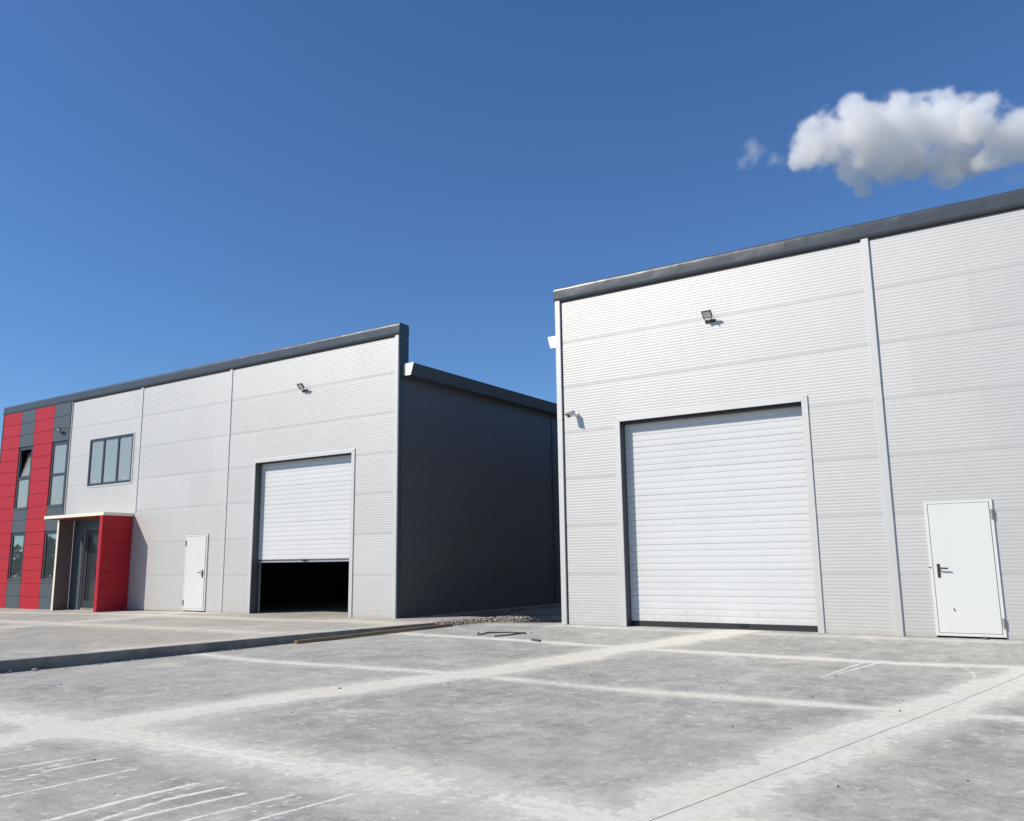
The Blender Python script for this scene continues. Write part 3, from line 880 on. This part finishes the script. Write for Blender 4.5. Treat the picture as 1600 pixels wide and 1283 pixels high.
reveal(RB, QD0, QD1, QDT, .19, M['jamb'])
door_trim(RB, QD0, QD1, QDT)
dR = sectional_door(RB, QD0, QD1, QDT, .10, .20)
mb = MB(); mb.box(QD0 + .01, QD1 - .01, .195, .24, .055, .098); mb.build('bottom_rail', M['rubber'], dR)
mb = MB(); mb.box(QD0 + .01, QD1 - .01, .19, .235, .0, .053); mb.build('bottom_seal', M['rubber'], dR)
mb = MB(); mb.box(-5.5, -5.34, .17, .192, .06, .092); mb.build('pull_grip', M['black'], dR)
mb = MB(); mb.box(QD0 + .006, QD1 - .006, .03, .188, QDT - .045, QDT - .006); mb.build('top_seal', M['rubber'], dR)
svc = service_door(RB, -2.13, -1.13, .03, 2.205, False)
mb = MB(); mb.tube([(-1.835, -.0365, .475), (-1.828, -.0365, .44), (-1.812, -.0365, .42)], [.004, .011, .005], 6); mb.build('scratch', M['black'], svc)
mb = MB(); mb.tube([(-2.112, -.032, 1.12), (-2.155, -.04, 1.125)], [.012, .005], 6); mb.build('latch', M['jamb'], svc)
mb = MB(); mb.box(-1.46, -1.40, -.07, -.03, .0, .035); mb.build('door_stop', M['jamb'], svc)

# ------------------------------------------------------------------ lamps and camera on the fronts
def floodlight(x, z, label, yb=0.0):
    r = empty('floodlight', (x, yb, z)); tag(r, label, 'floodlight', 'floodlights on the warehouse fronts')
    w, h = .19, .15
    ang = math.radians(40)
    cy, cz = yb - .17, z + .075
    def P(a, n, b):   # a along x, n outward from the face, b up the face
        return (x + a, cy - n * math.cos(ang) - b * math.sin(ang), cz - n * math.sin(ang) + b * math.cos(ang))
    def rb(mb, a0, a1, n0, n1, b0, b1):
        k = len(mb.v)
        mb.v += [P(a, n, b) for b in (b0, b1) for a, n in ((a0, n0), (a1, n0), (a1, n1), (a0, n1))]
        for q in ((0, 3, 2, 1), (4, 5, 6, 7), (0, 1, 5, 4), (1, 2, 6, 5), (2, 3, 7, 6), (3, 0, 4, 7)):
            mb.f.append(tuple(k + t for t in q)); mb.m.append(0)
    mb = MB(); rb(mb, -w / 2, w / 2, -.03, 0, -h / 2, h / 2)
    for i in range(5): rb(mb, -.07 + i * .035 - .004, -.07 + i * .035 + .004, -.045, -.03, -h / 2 + .02, h / 2 - .02)
    mb.build('lamp_housing', M['black'], r)
    mb = MB(); t = .014
    for q in ((-w / 2, w / 2, h / 2 - t, h / 2), (-w / 2, w / 2, -h / 2, -h / 2 + t), (-w / 2, -w / 2 + t, -h / 2 + t, h / 2 - t), (w / 2 - t, w / 2, -h / 2 + t, h / 2 - t)):
        rb(mb, q[0], q[1], .0005, .008, q[2], q[3])
    mb.build('lamp_bezel', M['black'], r)
    mb = MB(); rb(mb, -w / 2 + t, w / 2 - t, .0005, .004, -h / 2 + t, h / 2 - t); mb.build('lamp_lens', M['lens'], r)
    mb = MB()
    for s in (-1, 1):
        mb.tube([P(s * .065, -.03, -.01), (x + s * .065, yb - .13, z + .0), (x + s * .06, yb - .02, z - .02)], .008, 6)
    mb.box(x - .10, x + .10, yb - .022, yb - .002, z - .05, z + .01)
    mb.build('bracket', M['black'], r)
    mb = MB(); mb.tube([P(.03, -.03, -.05), (x + .10, yb - .12, z - .05), (x + .13, yb - .03, z - .03), (x + .13, yb - .004, z - .01)], .006, 6)
    mb.build('cable', M['black'], r)
    return r
floodlight(-5.66, 5.97, 'black floodlight high above the closed roller door of the right warehouse')
floodlight(-17.15, 5.97, 'black floodlight high above the half open roller door of the left warehouse')
floodlight(-29.2, 5.95, 'small floodlight on the dark cladding column beside the red column', -.037)

cc = empty('security_camera', (-8.74, 0, 4.40))
tag(cc, 'small white security camera on the corner of the right warehouse', 'camera')
mb = MB(); mb.tube([(-8.74, -.001, 4.40), (-8.74, -.03, 4.40)], .055, 14); mb.build('base_plate', M['white'], cc)
mb = MB(); mb.tube([(-8.74, -.03, 4.40), (-8.74, -.075, 4.39), (-8.75, -.10, 4.40)], .018, 8); mb.build('arm', M['white'], cc)
d_ = Vector((-.42, -.78, -.40)).normalized(); b_ = Vector((-8.745, -.09, 4.42))
mb = MB(); mb.tube([b_, b_ + d_ * .02, b_ + d_ * .16, b_ + d_ * .165], [.045, .058, .058, .055], 14); mb.build('camera_body', M['white'], cc, smooth=False)
mb = MB(); mb.tube([b_ + d_ * .1652, b_ + d_ * .175], [.053, .045], 14); mb.build('lens', M['black'], cc)
u_ = Vector((0, 0, 1)); u_ = (u_ - d_ * u_.dot(d_)).normalized(); s_ = d_.cross(u_)
mb = MB()
for k in range(5):
    a0, a1 = math.radians(20 + k * 28), math.radians(20 + (k + 1) * 28)
    for r0, r1 in ((.063, .067),):
        p = [b_ + (s_ * math.cos(a) + u_ * math.sin(a)) * r + d_ * t for a, r, t in ((a0, r0, .0), (a1, r0, .0), (a1, r0, .21), (a0, r0, .21))]
        q = [b_ + (s_ * math.cos(a) + u_ * math.sin(a)) * r + d_ * t for a, r, t in ((a0, r1, .0), (a1, r1, .0), (a1, r1, .21), (a0, r1, .21))]
        mb.quad(*p); mb.quad(*reversed(q)); mb.quad(p[0], p[3], q[3], q[0]); mb.quad(p[1], q[1], q[2], p[2]); mb.quad(p[3], p[2], q[2], q[3]); mb.quad(p[0], q[0], q[1], p[1])
mb.build('sun_hood', M['steel'], cc, fix=False)  # grey hood colour paints in the shaded side of the white camera

# ------------------------------------------------------------------ loose things on the ground
def beam(name, a, b, w, h, mat, label, cat, twist=0):
    a = Vector(a); b = Vector(b); t = (b - a).normalized(); s = t.cross(Vector((0, 0, 1))).normalized(); u = s.cross(t)
    mb = MB(); n = 10; ring = []
    for i in range(n + 1):
        p = a.lerp(b, i / n) + s * .012 * math.sin(i * .7)
        for q in ((-w / 2, 0), (w / 2, 0), (w / 2, h), (-w / 2, h)):
            mb.v.append(tuple(p + s * q[0] + u * q[1]))
    for i in range(n):
        for q in range(4):
            q2 = (q + 1) % 4
            mb.f.append((i * 4 + q, i * 4 + q2, i * 4 + 4 + q2, i * 4 + 4 + q)); mb.m.append(0)
    mb.f += [(3, 2, 1, 0), tuple(n * 4 + q for q in range(4))]; mb.m += [0, 0]
    return tag(mb.build(name, mat, bevel=.004), label, cat)
beam('timber_beam', (-12.33, -4.45, gz(-12.3, -4.4)), (-11.72, -.50, gz(-11.7, -.5)), .07, .06, M['wood'], 'long brown timber beam lying along the foot of the concrete kerb', 'timber')
beam('timber_board', (-13.5, 2.6, -.20), (-12.75, 3.0, -.20), .16, .05, M['wood_dark'], 'old timber board lying by the dark side wall in the passage', 'board')
def rod(pts, r, label):
    mb = MB(); mb.tube([(x, y, gz(x, y) + r + dz) for x, y, dz in pts], r, 7)
    return tag(mb.build('steel_rod', M['rust'], smooth=True), label, 'steel rod')
rod([(-9.93, -1.98, .03), (-9.90, -2.06, .0), (-9.84, -2.02, .0), (-9.90, -1.72, .004), (-9.45, -1.57, .0), (-9.05, -1.66, .0)], .013, 'bent steel rod with a hooked end lying on the concrete before the passage')
rod([(-9.37, -2.25, .0), (-9.2, -2.0, .0), (-9.02, -1.72, .014)], .014, 'straight steel rod lying in front of the bent hooked rod')
mb = MB(); mb.v = []; x, y = -8.23, -2.6
mb.extrude([(-.035, 0.003), (.035, .003), (.03, .022), (-.02, .035)], -.12, .12, lambda u, n, z: (x + u * .95 + n * .2, y - u * .45 + n, gz(x, y) + z + .02 * abs(u)))
tag(mb.build('scrap_piece', M['rust']), 'dark curled scrap of metal lying alone on the concrete near the rods', 'scrap')

def pile(name, n, fx, rr, mat, seed):
    rg = random.Random(seed); mb = MB()
    for _ in range(n):
        x, y, z = fx(rg); r = rg.uniform(*rr) * (1 if rg.random() < .9 else 1.6)
        mb.stone((x, y, z + r * .35), r, rg)
    return tag(mb.build(name, mat, fix=False), kind='stuff')
def f1(rg):
    t = rg.random() ** 1.3; x = -12.0 + 1.25 * t + rg.gauss(0, .12); y = -.45 + 1.35 * min(1, t * 2.2) + rg.gauss(0, .16)
    y = min(y, 1.2); x = max(x, kerb_x(y) + .05)
    return x, y, gz(x, y) + max(0, .10 - abs(rg.gauss(0, .09)))
pile('rubble_heap', 1500, f1, (.009, .026), M['rubble'], 5)
def f2(rg):
    y = rg.uniform(-13, -4.6); x = kerb_x(y) + abs(rg.gauss(.0, .10)) + .02
    return x, y, gz(x, y)
pile('concrete_crumbs', 700, f2, (.004, .013), M['rubble'], 6)
def f4(rg):
    x = rg.uniform(-11.8, -9.3); y = rg.uniform(4.4, 8.5) - (1 if x < -11 else 0)
    return x, y, sz(x, y) + .02
pile('passage_debris', 260, f4, (.03, .10), M['soil'], 9)
for k, (x, y, r, lb) in enumerate(((-12.98, -9.22, .05, 'larger grey concrete lump against the kerb at the left edge'), (-12.86, -8.93, .042, 'smaller pale concrete lump against the kerb beside the grey one'),
                    (-12.02, -2.05, .06, 'pale concrete lump lying behind the timber beam'), (-12.2, .35, .09, 'pale broken stone on top of the rubble heap'))):
    mb = MB(); mb.stone((x, y, gz(x, y) + r * .45), r, random.Random(20 + k)); tag(mb.build('concrete_lump', M['rubble'], fix=False), lb, 'stone')
# pebbles scattered on the slabs
def f3(rg):
    x = rg.uniform(-12.3, 3); y = rg.uniform(-13, -.2); x = max(x, kerb_x(y) + .1)
    return x, y, gz(x, y)
pile('scattered_grit', 80, f3, (.004, .012), M['rust'], 11)
for i, (x, y, z0, a, L) in enumerate(((-12.5, 4.6, -.06, .4, .9), (-11.4, 5.3, -.06, 1.2, 1.2), (-10.4, 5.6, -.06, .2, .8))):
    ca, sa = math.cos(a), math.sin(a)
    z = max(sz(x, y), -.1) + .03
    beam('timber_board', (x - ca * L / 2, y - sa * L / 2, z), (x + ca * L / 2, y + sa * L / 2, z + .06), .14, .04, M['wood_dark'],
         ('short scrap board on the soil near the dark wall', 'long scrap board across the middle of the passage soil', 'short scrap board near the corner of the right warehouse')[i], 'board')

# trees far behind the photographer, only met in the window reflections
rg = random.Random(31); mb = MB()
for i in range(80):
    x = -215 + i * 2.2 + rg.uniform(-1, 1); y = -78 + rg.uniform(-10, 10) ; h = rg.uniform(3.5, 8.0)
    for k in range(60):
        a = rg.uniform(0, 6.28); t = rg.random(); rr = 2.4 * math.sin(math.pi * (t * .8 + .12)) * rg.uniform(.4, 1)
        c = Vector((x + math.cos(a) * rr, y + math.sin(a) * rr, -.4 + t * h)); s = rg.uniform(.35, .8)
        d1 = Vector((rg.gauss(0, 1), rg.gauss(0, 1), rg.gauss(0, 1))).normalized() * s; d2 = d1.orthogonal().normalized() * s
        mb.quad(c - d1 - d2, c + d1 - d2 * .6, c + d1 * .8 + d2, c - d1 + d2 * .9)
tag(mb.build('distant_trees', M['leaf'], fix=False), kind='stuff')

# ------------------------------------------------------------------ clouds
def cloud(name, label, dirv, dist, blobs, density, seed, edge=.42, amp=1.0, sc=1.0):
    c0 = CAM + Vector(dirv).normalized() * dist
    fwd = Vector(dirv).normalized(); rt = fwd.cross(Vector((0, 0, 1))).normalized(); up = rt.cross(fwd)
    bs = [(rt * b[0] + up * b[1] + fwd * b[2], b[3], b[4]) for b in blobs]
    mb = bmesh.new()
    for c, r, fl in bs:
        bmesh.ops.create_icosphere(mb, subdivisions=3, radius=1.0, matrix=Matrix.Translation(c) @ Matrix.Diagonal((r * 1.12, r * 1.12, r * fl * 1.12, 1)))
    me = bpy.data.meshes.new(name); mb.to_mesh(me); mb.free()
    o = bpy.data.objects.new(name, me); link(o, c0)
    rm = o.modifiers.new('merge', 'REMESH'); rm.mode = 'VOXEL'; rm.voxel_size = max(1.2, blobs[0][3] * .09)
    k = NT(name + '_vapour'); P = k.n('ShaderNodeTexCoord').outputs['Object']
    s = None
    nzv = k.vmath('SCALE', P, scale=1 / (42.0 * sc))
    wob = k.vmath('SCALE', k.vmath('SUBTRACT', k.noise(nzv, 1.1, 3, .5, 'Color'), (.5, .5, .5)), scale=22 * sc)
    Pw = k.vmath('ADD', P, wob)
    for c, r, fl in bs:
        q = k.vmath('MULTIPLY', k.vmath('SUBTRACT', Pw, tuple(c)), (1 / r, 1 / r, 1 / (r * fl)))
        v = k.math('SUBTRACT', 1.0, k.vmath('LENGTH', q))
        s = v if s is None else k.math('SMOOTH_MAX', s, v, .12)
    nz = k.noise(k.vmath('ADD', nzv, (seed, 0., 0.)), 1.7, 7, .62)
    f = k.math('ADD', s, k.math('MULTIPLY', k.math('SUBTRACT', nz, .56), 2.2 * amp))
    d = k.math('MULTIPLY', k.ramp(f, -.10, edge), density)
    inside = k.ramp(s, -.06, .16)
    d = k.math('MULTIPLY', d, inside)
    v = k.n('ShaderNodeVolumePrincipled'); v.inputs['Color'].default_value = (.99, .99, .99, 1)
    v.inputs['Anisotropy'].default_value = 0.0
    k.set(v.inputs['Density'], d)
    k.t.links.new(v.outputs[0], k.out.inputs['Volume'])
    me.materials.append(k.mat)
    return tag(o, label, 'cloud')
def px(x, y): return F_ + R_ * ((x - 800) / 1322.23) + U_ * ((641.5 - y) / 1322.23)
DC = px(1440, 225)
mpp = 900 / 1322.23 * .86
B = [(1302, 218, 70, .72), (1268, 240, 46, .65), (1345, 205, 70, .78), (1365, 232, 60, .7), (1400, 200, 70, .8), (1455, 190, 66, .85), (1515, 195, 62, .8), (1580, 210, 58, .75), (1650, 225, 62, .7), (1720, 235, 60, .7),
     (1345, 255, 46, .75), (1410, 245, 60, .7), (1490, 245, 56, .7), (1560, 245, 46, .6), (1345, 292, 22, 1.0), (1480, 275, 26, .7), (1545, 160, 26, .8)]
DN = DC.normalized(); RT = DN.cross(Vector((0, 0, 1))).normalized(); UP = RT.cross(DN)
def off(x, y, dz):
    v = px(x, y).normalized() * 900 - DN * 900
    return v.dot(RT), v.dot(UP), dz
cloud('cloud', 'large white cloud above the roof of the right warehouse', DC, 900, [(*off(b[0], b[1], rnd.uniform(-15, 15)), b[2] * mpp, b[3]) for b in B], .065, 1.3, amp=1.2, edge=.32)
cloud('cloud', 'small wispy cloud left of the large white cloud', px(1185, 243), 900, [(-6, 4, 0, 17, .95), (-12, -2, 3, 13, .8), (14, -6, 0, 13, .6)], .022, 5.1, amp=1.6, sc=.5, edge=.9)
cloud('cloud', 'faint scrap of cloud low above the coping at the right edge', px(1592, 276), 900, [(0, 0, 0, 15, .6), (20, 2, 0, 17, .6)], .02, 8.2, amp=1.5, sc=.5, edge=.9)
